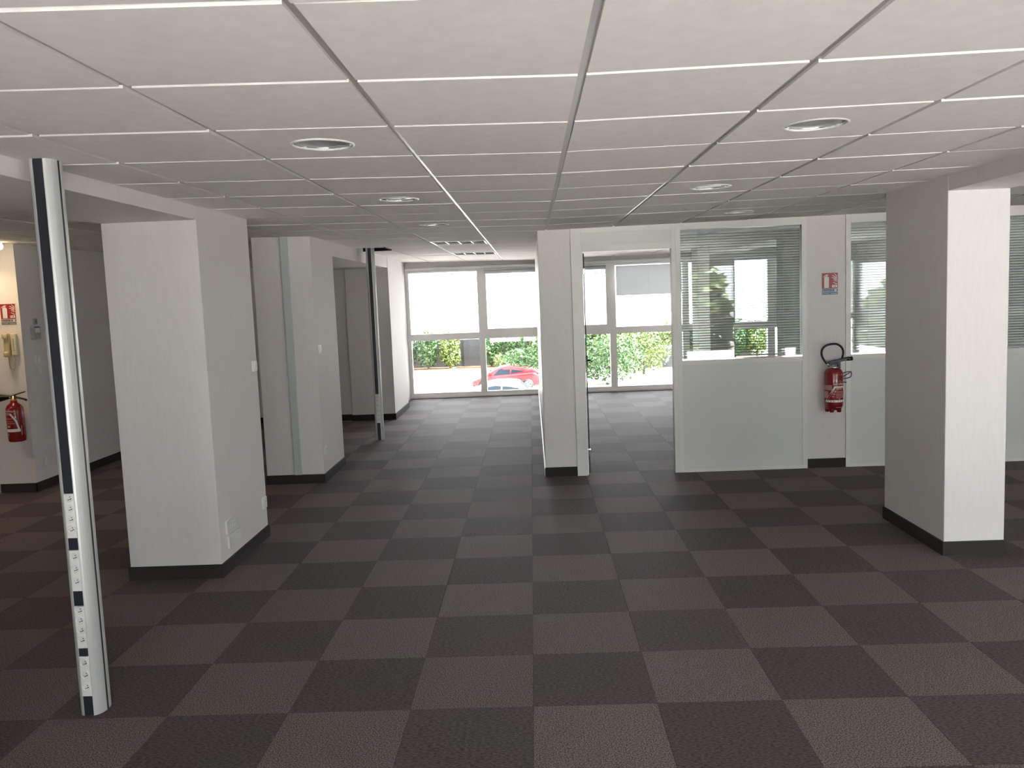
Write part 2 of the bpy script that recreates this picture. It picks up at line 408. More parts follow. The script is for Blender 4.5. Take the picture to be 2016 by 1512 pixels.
# ------------------------------------------------------------------ columns and beams
def skirt_ring(o, x0, x1, y0, y1, h=.085):
    for s in ((x0-.009, x1+.009, y0-.009, y0), (x0-.009, x1+.009, y1, y1+.009), (x0-.009, x0, y0, y1), (x1, x1+.009, y0, y1)):
        sk = wpart('skirting', box(*s, 0, h-.006), M['skirt'], o)
        wpart('edge_strip', box(*s, h-.006, h), M['edge'], sk)
def column(label, x0, x1, y0, y1, m='wallcov', group=None):
    o = thing('column', label, 'column', ((x0+x1)/2, (y0+y1)/2, 0), group=group)
    wpart('shaft', box(x0, x1, y0, y1, 0, 2.6, bev=.004), M[m], o)
    skirt_ring(o, x0, x1, y0, y1)
    return o
column('broad white column with double socket and blank plate near its foot', -2.54, -1.968, 5.03, 5.95)
c2 = column('white column with a pale grey cable trunk running up its face', -2.53, -1.99, 7.72, 8.57)
wpart('cable_trunking', box(-2.262, -2.194, 7.694, 7.719, .086, 2.30, bev=.003), M['trunk'], c2, label='pale grey vertical cable trunking')
column('white pier beside the far window, behind the distant power pole', -2.6, -1.985, 11.85, 13.15)
column('white column standing free before the glazed partition, no sockets', 2.432, 2.79, 5.025, 5.885)
column('white pillar carrying the red extinguisher between the glazed partition panels', 2.462, 2.806, 7.645, 8.57)
column('grey pier inside the office seen through the blinds', 2.48, 2.83, 11.85, 13.15)
def beam(label, *b):
    o = thing('ceiling_beam', label, 'beam', ((b[0]+b[1])/2, (b[2]+b[3])/2, b[4])); wpart('casing', box(*b, bev=.003), M['wallcov'], o)
beam('boxed white beam running to the column with the double socket', -2.535, -1.970, YB+.02, 5.04, 2.183, 2.62)
beam('boxed white beam over the alcove behind the distant power pole', -3.4, -1.992, 8.56, 11.86, 2.139, 2.62)
beam('boxed white beam running to the free-standing column without sockets', 2.435, 2.787, YB+.02, 5.035, 2.165, 2.62)
beam('boxed beam inside the office above the blinds', 2.485, 2.825, 8.56, 11.86, 2.139, 2.62)

# ------------------------------------------------------------------ office partition
pw = thing('partition_wall', 'narrow white wall end left of the open glass door, dark foot', 'wall', (.2225, 7.9, 0))
wpart('end_post', box(.078, .368, 7.655, 8.05, 0, 2.62, bev=.003), M['wallcov'], pw)
wpart('wall_panel', box(.085, .16, 8.05, YF-.02, 0, 2.62), M['pframe'], pw)
wpart('skirting', box(.072, .374, 7.645, 7.655, 0, .085), M['skirt'], pw)
wpart('side_skirting', box(.066, .078, 7.66, YF-.04, 0, .075), M['frame'], pw)
PY0, PY1 = 7.635, 7.715
def blind(label, x0, x1, y, z0, z1, pitch, m, group=None, w=.016, tiltang=.0, cords=2):
    o = thing('venetian_blind', label, 'blind', ((x0+x1)/2, y, z0), group=group)
    xm = (x0+x1)/2
    sm = mesh('slat', box(x0-xm, x1-xm, -w/2, w/2, -.0004, .0004), M[m])
    part('head_rail', box(x0-xm, x1-xm, -.012, .012, z1-z0-.022, z1-z0, bev=.002), M[m], o)
    part('bottom_rail', box(x0-xm, x1-xm, -.009, .009, .0, .014, bev=.002), M[m], o)
    n = int((z1-z0-.045)/pitch)
    for k in range(n): link('slat', sm, o, (0, 0, .02+pitch*(k+.6)), (tiltang, 0, 0))
    for k in range(cords):
        u = x0-xm+(x1-x0)*(.14 if k == 0 else (.5 if cords == 3 and k == 1 else .86))
        part('ladder_cord', box(u-.0012, u+.0012, -w/2-.002, -w/2-.0005, .01, z1-z0-.01), M['cord'], o)
    return o
def glazed(name, label, x0, x1, group=None):
    o = thing(name, label, 'partition', ((x0+x1)/2, 7.675, 0), group=group)
    F, z1 = M['pframe'], Zc(x0, 7.67)+.02
    wpart('post', box(x0, x0+.045, PY0, PY1, 0, z1, bev=.002), F, o); wpart('post', box(x1-.045, x1, PY0, PY1, 0, z1, bev=.002), F, o)
    a, c = x0+.045, x1-.045
    wpart('top_rail', box(a, c, PY0, PY1, 2.195, z1), F, o); wpart('middle_rail', box(a, c, PY0, PY1, .985, 1.03), F, o)
    wpart('bottom_rail', box(a, c, PY0, PY1, 0, .03), F, o)
    wpart('infill_panel', box(a, c, PY0+.010, PY1-.010, .03, .985), M['ppanel'], o)
    wpart('pane', box(a, c, PY0+.004, PY0+.009, 1.03, 2.195), M['pglass'], o); wpart('pane', box(a, c, PY1-.009, PY1-.004, 1.03, 2.195), M['pglass'], o)
    wpart('glazing_bead', box(a, c, PY0-.004, PY0+.004, 1.026, 1.038), M['chrome'], o)
    return o
glazed('glazed_partition', 'glazed partition panel between the open glass door and the extinguisher pillar', 1.300, 2.462)
glazed('glazed_partition', 'glazed partition panel between the extinguisher pillar and free-standing column', 2.806, 4.02)
glazed('glazed_partition', 'glazed partition panel half hidden behind the free-standing column', 4.02, 5.42)
blind('grey venetian blind inside the glass beside the open door', 1.352, 2.41, 7.675, 1.045, 2.188, .0232, 'slat', tiltang=.32)
blind('grey venetian blind inside the glass right of the extinguisher pillar', 2.858, 3.968, 7.675, 1.045, 2.188, .0232, 'slat', tiltang=.32)
blind('grey venetian blind behind the free-standing column', 4.072, 5.368, 7.675, 1.045, 2.188, .0232, 'slat', tiltang=.32)
# door with transom panel
dr = struct('door_1', (.87, 7.675, 0)); z1 = Zc(.9, 7.67)+.02
for a, c in ((.368, .462), (1.262, 1.300)): wpart('door_post', box(a, c, PY0, PY1, 0, z1, bev=.002), M['pframe'], dr)
wpart('door_head', box(.462, 1.262, PY0, PY1, 2.032, 2.09, bev=.002), M['pframe'], dr)
wpart('transom_panel', box(.462, 1.262, PY0+.012, PY1-.012, 2.09, z1), M['ppanel'], dr)
wpart('transom_rail', box(.462, 1.262, PY0, PY1, 2.20, z1+.002), M['pframe'], dr)
wpart('door_stop', box(.462, .474, PY0+.03, PY1, 0, 2.032), M['frame'], dr)
leaf = empty('glass_leaf', (.484-.87, 7.70-7.675, 0), math.radians(87.0)); leaf.parent = dr
lf = part('leaf_glass', box(0, .79, -.005, .005, .012, 2.022), M['pglass'], leaf)
leaf_edge = part('leaf_edge', box(.0, .003, -.0055, .0055, .012, 2.022), M['black'], leaf)
for z in (1.86, .20):
    part('hinge', box(-.012, .05, -.014, .014, z-.03, z+.03, bev=.003), M['chrome'], leaf)
hb = tube([(.73, -.02, 1.0), (.73, -.055, 1.0), (.60, -.055, 1.0)], .009, 8); tube([(.73, .02, 1.0), (.73, .055, 1.0), (.60, .055, 1.0)], .009, 8, bm=hb); box(.70, .78, -.02, .02, .93, 1.05, bm=hb, bev=.003)
part('door_handle', hb, M['black'], leaf)

# blinds on the far window
YBL = YF-.045
blind('white venetian blind let down half way over the far office window', 1.435, 2.53, YBL, 1.60, 2.16, .0225, 'wslat', w=.026, tiltang=1.22, cords=3)
blind('white venetian blind drawn up short over the opening office sash', .30, 1.27, YBL-.02, 2.005, 2.16, .010, 'wslat', w=.022, tiltang=.3)
for lb, a, c in (('raised white blind bundle over the far corridor window, beside pier', -2.05, -.92), ('raised white blind bundle over the corridor sash with handle', -.78, .05)):
    blind(lb, a, c, YBL-.02, 2.085, 2.16, .006, 'wslat', w=.022)
blind('white venetian blind in the far office corner seen through the second glazed panel', 4.12, 5.36, YBL-.02, 1.72, 2.16, .0225, 'wslat', w=.026, tiltang=1.22)

# entrance door leaf at the far left
d2 = struct('door_2', (-5.55, 7.73, 0))
wpart('door_casing', box(-6.1, -5.095, 7.69, 7.765, 0, 2.10), M['door'], d2)
wpart('door_leaf', box(-6.0, -5.16, 7.675, 7.69, .01, 2.03, bev=.002), M['door'], d2)
wpart('door_knob', lathe([(0, -.02), (.02, -.018), (.025, 0), (.02, .018), (0, .02)], 12, c=(-5.22, 7.655, 1.02)), M['chrome'], d2, smooth=True)

# ------------------------------------------------------------------ ceiling fittings
def downlight(i, j, label, group, lit=False):
    x, y = TX0+.6*i+.3, TY0+.6*j+.3
    o = thing('downlight', label, 'ceiling light', (x, y, Zc(x, y)), group=group); o.rotation_euler = tilt(x, y)
    part('trim_ring', lathe([(.106, .002), (.106, -.002), (.110, -.005), (.117, -.002), (.117, .001)], 40), M['plastic'], o, smooth=True)
    part('reflector', lathe([(.1065, .002), (.104, .03), (.092, .07), (.066, .10), (0, .11)], 40), M['dish'], o, smooth=True)
    g = part('lamp_glass', lathe([(.1055, .005), (0, .005)], 40), M['bulb' if lit else 'diff'], o, rot=(-.008, 0, 0))
    for a in (.4, 2.5, 4.6):
        part('spring_clip', box(.098, .105, -.005, .005, .001, .0045), M['plastic'], o).rotation_euler = (0, 0, a)
    if lit:
        l = D.lights.new('downlight_lamp', 'SPOT'); l.energy = 2.8; l.color = (1, .68, .38); l.spot_size = 2.3; l.spot_blend = .6; l.shadow_soft_size = .05
        lo = D.objects.new('downlight_lamp', l); COL.objects.link(lo); lo.location = (x, y, Zc(x, y)-.012)
downlight(-2, 2, 'unlit round downlight nearest the broad column\'s beam, grey glass', 'downlights in the open-plan ceiling')
downlight(-2, 5, 'round downlight with bright reflecting glass, middle of the row of three', 'downlights in the open-plan ceiling')
downlight(-2, 8, 'round downlight just before the louvred ceiling luminaire', 'downlights in the open-plan ceiling')
downlight(1, 2, 'unlit round downlight on the free-standing column\'s side, grey glass', 'downlights in the open-plan ceiling')
downlight(1, 5, 'round downlight halfway to the glazed partition, in line with the grey one', 'downlights in the open-plan ceiling')
downlight(2, 8, 'round downlight close above the glazed partition with blind', 'downlights in the open-plan ceiling')
downlight(-9, 9, 'lit warm downlight above the wall extinguisher by the entrance', 'lit downlights by the entrance', True)
downlight(-10, 7, 'lit warm downlight in front of the entrance door', 'lit downlights by the entrance', True)
o = thing('spot_lamp', 'small lit globe lamp under the ceiling beside the entrance wall', 'ceiling light', (-4.718, 7.500, 2.287))
zt = Zc(o.location.x, o.location.y)-o.location.z
part('stem', tube([(0, 0, .02), (0, 0, zt)], .008, 8), M['plastic'], o); part('ceiling_rose', lathe([(0, zt-.012), (.03, zt-.010), (.034, zt), (0, zt)], 20), M['plastic'], o)
part('globe', lathe([(0, -.032), (.016, -.028), (.028, -.016), (.032, 0), (.028, .016), (.016, .028), (0, .032)], 20), M['bulb'], o, smooth=True)
def luminaire(i, j, label):
    x, y = TX0+.6*i+.3, TY0+.6*j+.3
    o = thing('louvre_luminaire', label, 'ceiling light', (x, y, Zc(x, y)), group='louvred square luminaires'); o.rotation_euler = tilt(x, y)
    b = bmesh.new()
    for s in ((-.29, .29, -.29, -.27), (-.29, .29, .27, .29), (-.29, -.27, -.27, .27), (.27, .29, -.27, .27)): box(*s, -.002, .05, bm=b)
    part('frame', b, M['plastic'], o)
    part('back_tray', box(-.27, .27, -.27, .27, .055, .065), M['dish'], o)
    for u in (-.135, 0, .135): part('fin', box(u-.006, u+.006, -.27, .27, .002, .05), M['plastic'], o)
    for v in (-.16, -.05, .05, .16): part('cross_louvre', box(-.27, .27, v-.001, v+.001, .008, .045), M['dish'], o)
luminaire(-2, 12, 'square louvred ceiling luminaire nearest the row of downlights')
luminaire(-2, 16, 'square louvred ceiling luminaire next to the far window')
luminaire(2, 11, 'square louvred luminaire inside the office behind the blind')

# ------------------------------------------------------------------ power poles
def pole_section():
    """half outline on the right from front to back, centre origin, front is -y"""
    pts = []
    R = [(.020, -.060), (.0235, -.0598), (.0305, -.0565), (.0375, -.0495), (.0435, -.0395), (.048, -.028), (.0505, -.017), (.0512, -.0095)]
    return R
def power_pole(label, x, y, rz, top, blocks, z_first):
    o = thing('power_pole', label, 'power pole', (x, y, 0), rz)
    R = pole_section()
    for sgn_y, nm in ((1, 'front_profile'), (-1, 'rear_profile')):
        b = bmesh.new()
        out = [(px, py*sgn_y) for px, py in R]+[(.030, -.0095*sgn_y), (.030, -.046*sgn_y), (.020, -.046*sgn_y)]
        for m in (1, -1):
            pts = [(px*m, py) for px, py in out]
            prism(pts, top, bm=b)
        box(-.0295, .0295, -.045*sgn_y if sgn_y > 0 else .035, -.035*sgn_y if sgn_y > 0 else .045, .0, top, bm=b)
        part(nm, b, M['alu'], o)
    part('dark_core', box(-.0480, .0480, -.009, .009, 0, top), M['black'], o)
    for sy in (1, -1):
        zz = 0
        segs = blocks if sy == 1 else blocks
        z = 0; k = 0
        for (h, kind) in segs:
            y0, y1 = (-.060, -.0455) if sy == 1 else (.0455, .060)
            if kind == 0:
                part('cover_strip', box(-.0197, .0197, y0+(.003 if sy == 1 else 0), y1-(0 if sy == 1 else .003), z+.001, z+h-.001), M['navy'], o)
            else:
                p = part('socket_block', box(-.0197, .0197, y0-(.0015 if sy == 1 else 0), y1+(0 if sy == 1 else .0015), z+.001, z+h-.001, bev=.001), M['socket'], o)
                if sy == 1:
                    n = kind; ph = h/(n+.35)
                    for q in range(n):
                        zc = z+h*.06+ph*(q+.5)+.006
                        rb = lathe([(.0172, 0), (.0172, .004), (.0150, .004), (.0140, .001), (0, .001)], 20); rb.transform(Matrix.Translation((0, -.0615, zc)) @ Matrix.Rotation(math.pi/2, 4, 'X'))
                        s = part('socket_outlet', rb, M['plastic'], p)
                        hb = bmesh.new()
                        for dx, dz in ((.006, .006), (-.001, -.006)):
                            t = lathe([(.0022, 0), (.0022, .0012), (0, .0012)], 8); t.transform(Matrix.Translation((dx, -.0622, zc+dz)) @ Matrix.Rotation(math.pi/2, 4, 'X'))
                            m_ = D.meshes.new('q'); t.to_mesh(m_); t.free(); hb.from_mesh(m_); D.meshes.remove(m_)
                        t = box(-.0045, .0045, -.0012, .0, -.0016, .0016); t.transform(Matrix.Translation((.0075, -.0624, zc-.003)) @ Matrix.Rotation(-.5, 4, 'Y'))
                        m_ = D.meshes.new('q'); t.to_mesh(m_); t.free(); hb.from_mesh(m_); D.meshes.remove(m_)
                        part('pin_holes', hb, M['hole'], p)
            z += h
        part('cover_strip', box(-.0197, .0197, (-.057 if sy == 1 else .0455), (-.0455 if sy == 1 else .057), z+.001, top), M['navy'], o)
    return o
BL = [(.083, 0), (.172, 3), (.033, 0), (.180, 4), (.062, 0), (.172, 3), (.049, 0), (.184, 4)]
power_pole('aluminium power pole with long stack of white sockets standing free on the carpet', -1.889, 3.352, .0, Zc(-1.897, 3.35)-.001, BL, .08)
BL2 = [(.21, 0), (.175, 3), (.175, 3)]
power_pole('slim aluminium power pole under the dark ceiling opening, beside the alcove', -1.898, 10.13, .0, 2.40, BL2, .13)

# ------------------------------------------------------------------ wall fittings
def plate(name, label, cat, loc, rz, w, h, kind, group=None, m='plastic'):
    """local: faces -y"""
    o = thing(name, label, cat, loc, rz, group)
    part('face_plate', box(-w/2, w/2, -.014, 0, -h/2, h/2, bev=.003), M[m], o)
    if kind == 'switch':
        part('rocker', box(-w*.30, w*.30, -.020, -.014, -h*.32, h*.32, bev=.002), M[m], o)
    elif kind == 'blank':
        part('cover', box(-w/2+.03, w/2-.008, -.017, -.014, -h*.36, h*.36, bev=.001), M[m], o)
    else:
        n = kind
        for k in range(n):
            cx = (k-(n-1)/2)*.045+(.012 if n > 1 else 0)
            rb = lathe([(.021, 0), (.021, .003), (.018, .003), (.016, -.004), (0, -.004)], 20); rb.transform(Matrix.Translation((cx, -.014, 0)) @ Matrix.Rotation(math.pi/2, 4, 'X'))
            s = part('socket_well', rb, M['socket'], o)
            hb = bmesh.new()
            for dx, dz in ((-.0095, 0), (.0095, 0)): box(cx+dx-.0025, cx+dx+.0025, -.0115, -.0100, dz-.0025, dz+.0025, bm=hb)
            part('pin_holes', hb, M['hole'], o)
            part('earth_pin', box(cx-.0022, cx+.0022, -.021, -.010, .008, .0125), M['chrome'], o)
    return o
RF = math.pi/2   # faces +x
plate('light_switch', 'white light switch at the edge of the broad column', 'switch', (-1.968, 5.875, 1.246), RF, .08, .08, 'switch')
plate('wall_socket', 'single white socket low on the broad column\'s far edge', 'socket', (-1.968, 5.885, .262), RF, .08, .08, 1)
plate('wall_socket', 'double white socket plate low on the broad column', 'socket', (-1.968, 5.205, .285), RF, .15, .085, 2)
plate('blank_plate', 'white blanking plate beneath the double socket', 'plate', (-1.968, 5.255, .185), RF, .21, .085, 'blank')
plate('light_switch', 'white light switch on the column with cable trunk', 'switch', (-1.99, 7.80, 1.248), RF, .08, .08, 'switch')
plate('wall_socket', 'white socket low on the column with cable trunk', 'socket', (-1.99, 7.785, .30), RF, .08, .08, 1)
o = thing('thermostat', 'small grey thermostat with display beside the intercom phone', 'thermostat', (-4.75, 7.955, 1.50), RF)
part('case', box(-.055, .055, -.035, 0, -.06, .06, bev=.005), M['grey'], o); part('display', box(-.038, .038, -.037, -.034, .0, .045), M['plastic'], o); part('display_shade', box(-.04, .04, -.039, -.035, .046, .054), M['black'], o)
o = thing('push_button', 'tiny bell button above the thermostat', 'button', (-4.75, 7.975, 1.605), RF)
part('case', box(-.02, .02, -.02, 0, -.03, .03, bev=.003), M['grey'], o); part('button', box(-.008, .008, -.024, -.02, -.02, .02), M['black'], o)
plate('light_switch', 'grey-lit switch plate below the thermostat, upper of two', 'switch', (-4.75, 7.965, 1.247), RF, .075, .08, 'switch')
plate('light_switch', 'grey-lit switch plate below the thermostat, lower of two', 'switch', (-4.75, 7.965, 1.146), RF, .075, .075, 'switch')
plate('wall_socket', 'white socket low on the entrance wall below the switches', 'socket', (-4.75, 7.955, .261), RF, .08, .08, 1)

# intercom phone
o = thing('intercom_phone', 'cream intercom handset hanging on the entrance wall', 'phone', (-4.842, 7.76, 1.40))
part('base', box(-.0, .052, -.035, 0, -.10, .105, bev=.008), M['creamlt'], o)
b = bmesh.new()
for k in range(9): box(.018, .034, -.038, -.034, -.055+k*.013, -.049+k*.013, bm=b)
part('keys', b, M['grey'], o)
b = box(-.062, -.004, -.055, -.012, -.112, .110, bev=.018); hs = part('handset', b, M['cream'], o, smooth=True)
part('ear_piece', box(-.058, -.008, -.075, -.05, .055, .108, bev=.012), M['cream'], o, smooth=True); part('mouth_piece', box(-.058, -.008, -.075, -.05, -.11, -.06, bev=.012), M['cream'], o, smooth=True)
b = tube([(-.03, -.03, -.11), (-.032, -.03, -.16), (-.022, -.028, -.215), (0, -.026, -.232), (.014, -.024, -.21), (.010, -.022, -.15), (.012, -.02, -.10)], .006, 8)
part('coiled_cord', b, M['cream'], o, smooth=True)

# safety signs
def sign(label, x, y, z0, w, h, blue):
    o = thing('safety_sign', label, 'sign', (x, y, z0))
    part('board', box(-w/2, w/2, -.003, 0, 0, h), M['white'], o)
    fr = lambda u, v, t: (u*w-w/2, -.003-t, v*h)
    def pr(nm, pts, m, d=.0004, off=0): 
        f2 = lambda u, v, t: (u*w-w/2, -.003-off-t, v*h)
        b = bmesh.new()
        for p in pts: prism(p, d, bm=b, frame=f2)
        return part(nm, b, M[m], o)
    R = lambda a, c, e, f: [(a, e), (c, e), (c, f), (a, f)]
    pr('red_field', [R(.03, .97, .285, .975)], 'signred')
    pr('strip', [R(.03, .97, .155, .265), R(.03, .97, .025, .135)], 'signblue' if blue else 'signdark')
    body = [(.16, .32), (.44, .32), (.45, .74)]+[(.305+.145*math.cos(a), .74+.09*math.sin(a)) for a in [k*math.pi/8 for k in range(1, 8)]]+[(.16, .74)]
    top = [(.28, .83), (.33, .83), (.34, .865), (.41, .865), (.41, .905), (.33, .91), (.27, .91), (.10, .81), (.12, .785), (.27, .865)]
    pr('extinguisher_icon', [body, top], 'white', off=.0004)
    fl = []
    for (u0, v0, u1, v1, t) in ((.60, .865, .92, .76, .05), (.58, .77, .92, .69, .045), (.68, .655, .92, .615, .035), (.66, .555, .92, .50, .04), (.74, .93, .92, .83, .05)):
        up_, dn = [], []
        for k in range(6):
            s = k/5; u = u0+(u1-u0)*s; v = v0+(v1-v0)*s+.018*math.sin(s*6.3)
            tk = t*math.sin(math.pi*min(1, .08+s*.6)); up_.append((u, v+tk/2)); dn.append((u, v-tk/2))
        fl.append(up_+dn[::-1])
    pr('flames', fl, 'white', off=.0004)
    pr('panel_icon', [R(.62, .92, .335, .445)], 'white', off=.0004)
    pr('panel_marks', [R(.66, .70, .375, .425), R(.77, .83, .36, .415)], 'signred', off=.0008)
    dash = [R(.06, .16, .19, .215), R(.19, .32, .195, .21), R(.35, .52, .195, .21), R(.06, .46, .065, .085), R(.52, .92, .065, .085), R(.76, .80, .17, .25), R(.81, .86, .17, .25), R(.87, .90, .17, .25)]
    pr('fine_print', dash, 'white', off=.0004)['kind'] = 'stuff'
    t = text_bm('A', .024, .0003); t.transform(Matrix.Translation((.635*w-w/2, -.0038, .172*h)) @ Matrix.Rotation(math.pi/2, 4, 'X')); part('class_letter', t, M['white'], o)
    return o
sign('red and blue fire extinguisher sign on the pillar', 2.667, 7.645, 1.562, .150, .202, True)
sign('red and grey fire extinguisher sign above the intercom phone', -4.857, 7.76, 1.582, .150, .202, False)

# fire extinguishers
def wrap(b, r, rad0):
    """2d mesh (u across, v up, w out) wrapped on a cylinder facing -y"""
    for v in b.verts:
        a = v.co.x/r; rr = r+rad0+v.co.z
        v.co = Vector((rr*math.sin(a), -rr*math.cos(a), v.co.y))
    return b
def grid_strip(pts0, pts1, n=10, bm=None):
    """ribbon between two polylines of (u,v)"""
    b = bm or bmesh.new(); A = []; B = []
    for k in range(n+1):
        s = k/n
        def at(P):
            f = s*(len(P)-1); i = min(int(f), len(P)-2); t = f-i
            return (P[i][0]*(1-t)+P[i+1][0]*t, P[i][1]*(1-t)+P[i+1][1]*t, 0)
        A.append(b.verts.new(at(pts0))); B.append(b.verts.new(at(pts1)))
    for k in range(n): b.faces.new((A[k], A[k+1], B[k+1], B[k]))
    return b
def label_part(o, r, pieces, m, ang, z, nm, off=.0006):
    b = bmesh.new()
    for p0, p1 in pieces: grid_strip(p0, p1, 10, b)
    wrap(b, r, off); b.transform(Matrix.Translation((0, 0, z)) @ Matrix.Rotation(ang, 4, 'Z'))
    return part(nm, b, M[m], o)
def rect(u0, u1, v0, v1): return ([(u0, v0), (u1, v0)], [(u0, v1), (u1, v1)])
R1 = .080
o = thing('fire_extinguisher', 'squat red fire extinguisher with looped black hose on the pillar', 'fire extinguisher', (2.668, 7.553, .525))
prof = [(0, .02), (.05, .018), (.066, .028), (.077, .05), (.0800, .075), (.0800, .325), (.078, .352), (.070, .372), (.055, .386), (.036, .394), (.030, .396)]
part('cylinder', lathe(prof, 40), M['red'], o, smooth=True)
for k in range(5):
    a = k*2*math.pi/5+.3; t = lathe([(0, -.002), (.016, 0), (.021, .012), (.020, .04)], 12, c=(.054*math.cos(a), .054*math.sin(a), 0)); part('foot', t, M['red'], o, smooth=True)
part('collar', lathe([(.036, .388), (.040, .392), (.040, .404), (.034, .408), (.034, .420), (.028, .424), (0, .425)], 24), M['chrome'], o, smooth=True)
b = box(-.045, .035, -.02, .02, .418, .440, bev=.006); part('valve_block', b, M['dnavy'], o)
b = box(-.05, .145, -.016, .016, -.014, .014, bev=.006); b.transform(Matrix.Translation((-.0, 0, .447)) @ Matrix.Rotation(-.20, 4, 'Y')); part('lever', b, M['dnavy'], o)
b = tube([(.112, -.004, .463), (.162, -.004, .472)], [.013, .020], 12); part('spray_nozzle', b, M['dnavy'], o, smooth=True)
b = box(.035, .058, -.012, .012, .385, .45, bev=.004); part('valve_side', b, M['dnavy'], o)
pts = []
P = [(-.038, 0, .412), (-.068, -.006, .440), (-.100, -.012, .485), (-.112, -.015, .53), (-.102, -.015, .567), (-.070, -.012, .595), (-.02, -.008, .606), (.03, -.004, .602), (.068, 0, .575), (.084, 0, .535), (.078, 0, .49), (.068, 0, .455)]
def smooth_pts(P, n=4):
    P = [Vector(p) for p in P]; out = []
    for i in range(len(P)-1):
        a, b_, c, d = P[max(i-1, 0)], P[i], P[i+1], P[min(i+2, len(P)-1)]
        for k in range(n):
            t = k/n; out.append(.5*((2*b_)+(c-a)*t+(2*a-5*b_+4*c-d)*t*t+(3*b_-a-3*c+d)*t**3))
    return out+[P[-1]]
part('hose', tube(smooth_pts(P), .0095, 10), M['rubber'], o, smooth=True)
part('hose_ferrule', tube([P[0], (-.062, -.005, .434)], .0125, 10), M['chrome'], o, smooth=True)
b = tube(smooth_pts([(.06, .03, .325), (.10, .02, .345), (.150, .005, .352), (.156, .0, .335), (.148, 0, .305), (.11, .02, .292), (.07, .03, .285)]), .0045, 6)
tube([(.075, .02, .30), (.145, .003, .345)], .004, 6, bm=b); tube([(.075, .02, .262), (.118, .01, .258)], .0045, 6, bm=b)
part('strap_bracket', b, M['black'], o)
part('wall_hook', box(-.02, .02, .07, .092, .28, .36), M['black'], o)
A = .18
tri = [([(-.115, .105), (-.035, .235)], [(-.085, .118), (-.022, .228)]), ([(.045, .228), (.085, .165)], [(.058, .235), (.10, .165)])]
label_part(o, R1, tri+[rect(-.118, .10, .092, .112), rect(-.035, .055, .222, .235)], 'white', A, 0, 'label_frame')
label_part(o, R1, [rect(-.02, .035, .205, .222), rect(-.035, -.02, .182, .194), rect(-.012, .055, .186, .191), rect(-.012, .05, .176, .181), rect(-.05, -.032, .16, .172), rect(-.02, .058, .164, .169), rect(-.02, .05, .154, .159), rect(-.058, -.036, .138, .15), rect(-.02, .062, .143, .148), rect(-.02, .06, .132, .137), rect(.0, .014, .118, .127), rect(.014, .02, .113, .125), rect(-.02, .0, .335, .338), rect(.012, .022, .335, .338), rect(.03, .042, .33, .345), rect(-.02, .02, .045, .049)], 'pink', A, 0, 'fine_print', .0008)['kind'] = 'stuff'
label_part(o, R1, [rect(-.14, -.055, .20, .245), rect(-.14, -.09, .13, .19)], 'pink', A, 0, 'side_text_block', .0003)
t = text_bm('eurofeu', .031, .0003); t.transform(Matrix.Translation((.004, .246, 0))); wrap(t, R1, .001); t.transform(Matrix.Rotation(A, 4, 'Z')); part('brand_lettering', t, M['white'], o)
label_part(o, R1, [([(-.0, .272), (.016, .288)], [(.004, .270), (.016, .283)]), ([(.016, .288), (.032, .272)], [(.016, .283), (.028, .270)])], 'pink', A, 0, 'brand_mark', .0008)

R2 = .0745
o = thing('fire_extinguisher', 'slim red fire extinguisher with black horn on the entrance wall', 'fire extinguisher', (-4.833, 7.672, .505))
part('cylinder', lathe([(0, 0), (.066, 0), (.0725, .006), (.0745, .014), (.0745, .285), (.071, .312), (.060, .335), (.042, .352), (.029, .362), (.027, .38), (.024, .382)], 36), M['red'], o, smooth=True)
part('neck', lathe([(.024, .375), (.025, .40), (.018, .402), (.018, .425), (0, .426)], 16), M['brass'], o, smooth=True)
b = box(-.022, .02, -.014, .014, .398, .428, bev=.004); part('valve', b, M['black'], o)
b = box(0, .135, -.010, .010, -.005, .005, bev=.003); b.transform(Matrix.Translation((-.015, 0, .425)) @ Matrix.Rotation(-.25, 4, 'Y')); part('upper_lever', b, M['black'], o)
b = tube([(.0, 0, .412), (.06, 0, .402), (.11, 0, .388), (.122, 0, .380)], [.010, .009, .010, .011], 8); part('carry_handle', b, M['black'], o)
b = tube([(-.018, 0, .415), (-.03, 0, .414), (-.045, 0, .413), (-.12, 0, .408), (-.26, 0, .400)], [.012, .012, .018, .034, .052], 16); part('discharge_horn', b, M['black'], o, smooth=True)
part('lock_pin', lathe([(0, -.006), (.006, -.004), (.006, .004), (0, .006)], 8, c=(-.022, -.02, .415)), M['plastic'], o)
part('wall_bracket', box(-.02, .02, .07, .088, .22, .30), M['black'], o)
A = -.12
label_part(o, R2, [rect(-.085, .085, .095, .122), rect(-.085, .015, .262, .268), ([(.015, .27), (.06, .20), (.085, .10)], [(.0, .262), (.045, .195), (.070, .10)])], 'white', A, 0, 'label_frame')
label_part(o, R2, [rect(-.08, .01, .25, .254), rect(-.08, .02, .215, .221), rect(-.08, .03, .19, .194), rect(-.08, .04, .172, .176), rect(-.03, -.012, .135, .155), rect(-.01, .0, .135, .155), rect(-.08, -.02, .066, .076), rect(.09, .10, .06, .15)], 'pink', A, 0, 'fine_print', .0008)['kind'] = 'stuff'
t = text_bm('eurofeu', .036, .0003); t.transform(Matrix.Translation((-.02, .278, 0))); wrap(t, R2, .001); t.transform(Matrix.Rotation(A, 4, 'Z')); part('brand_lettering', t, M['white'], o)

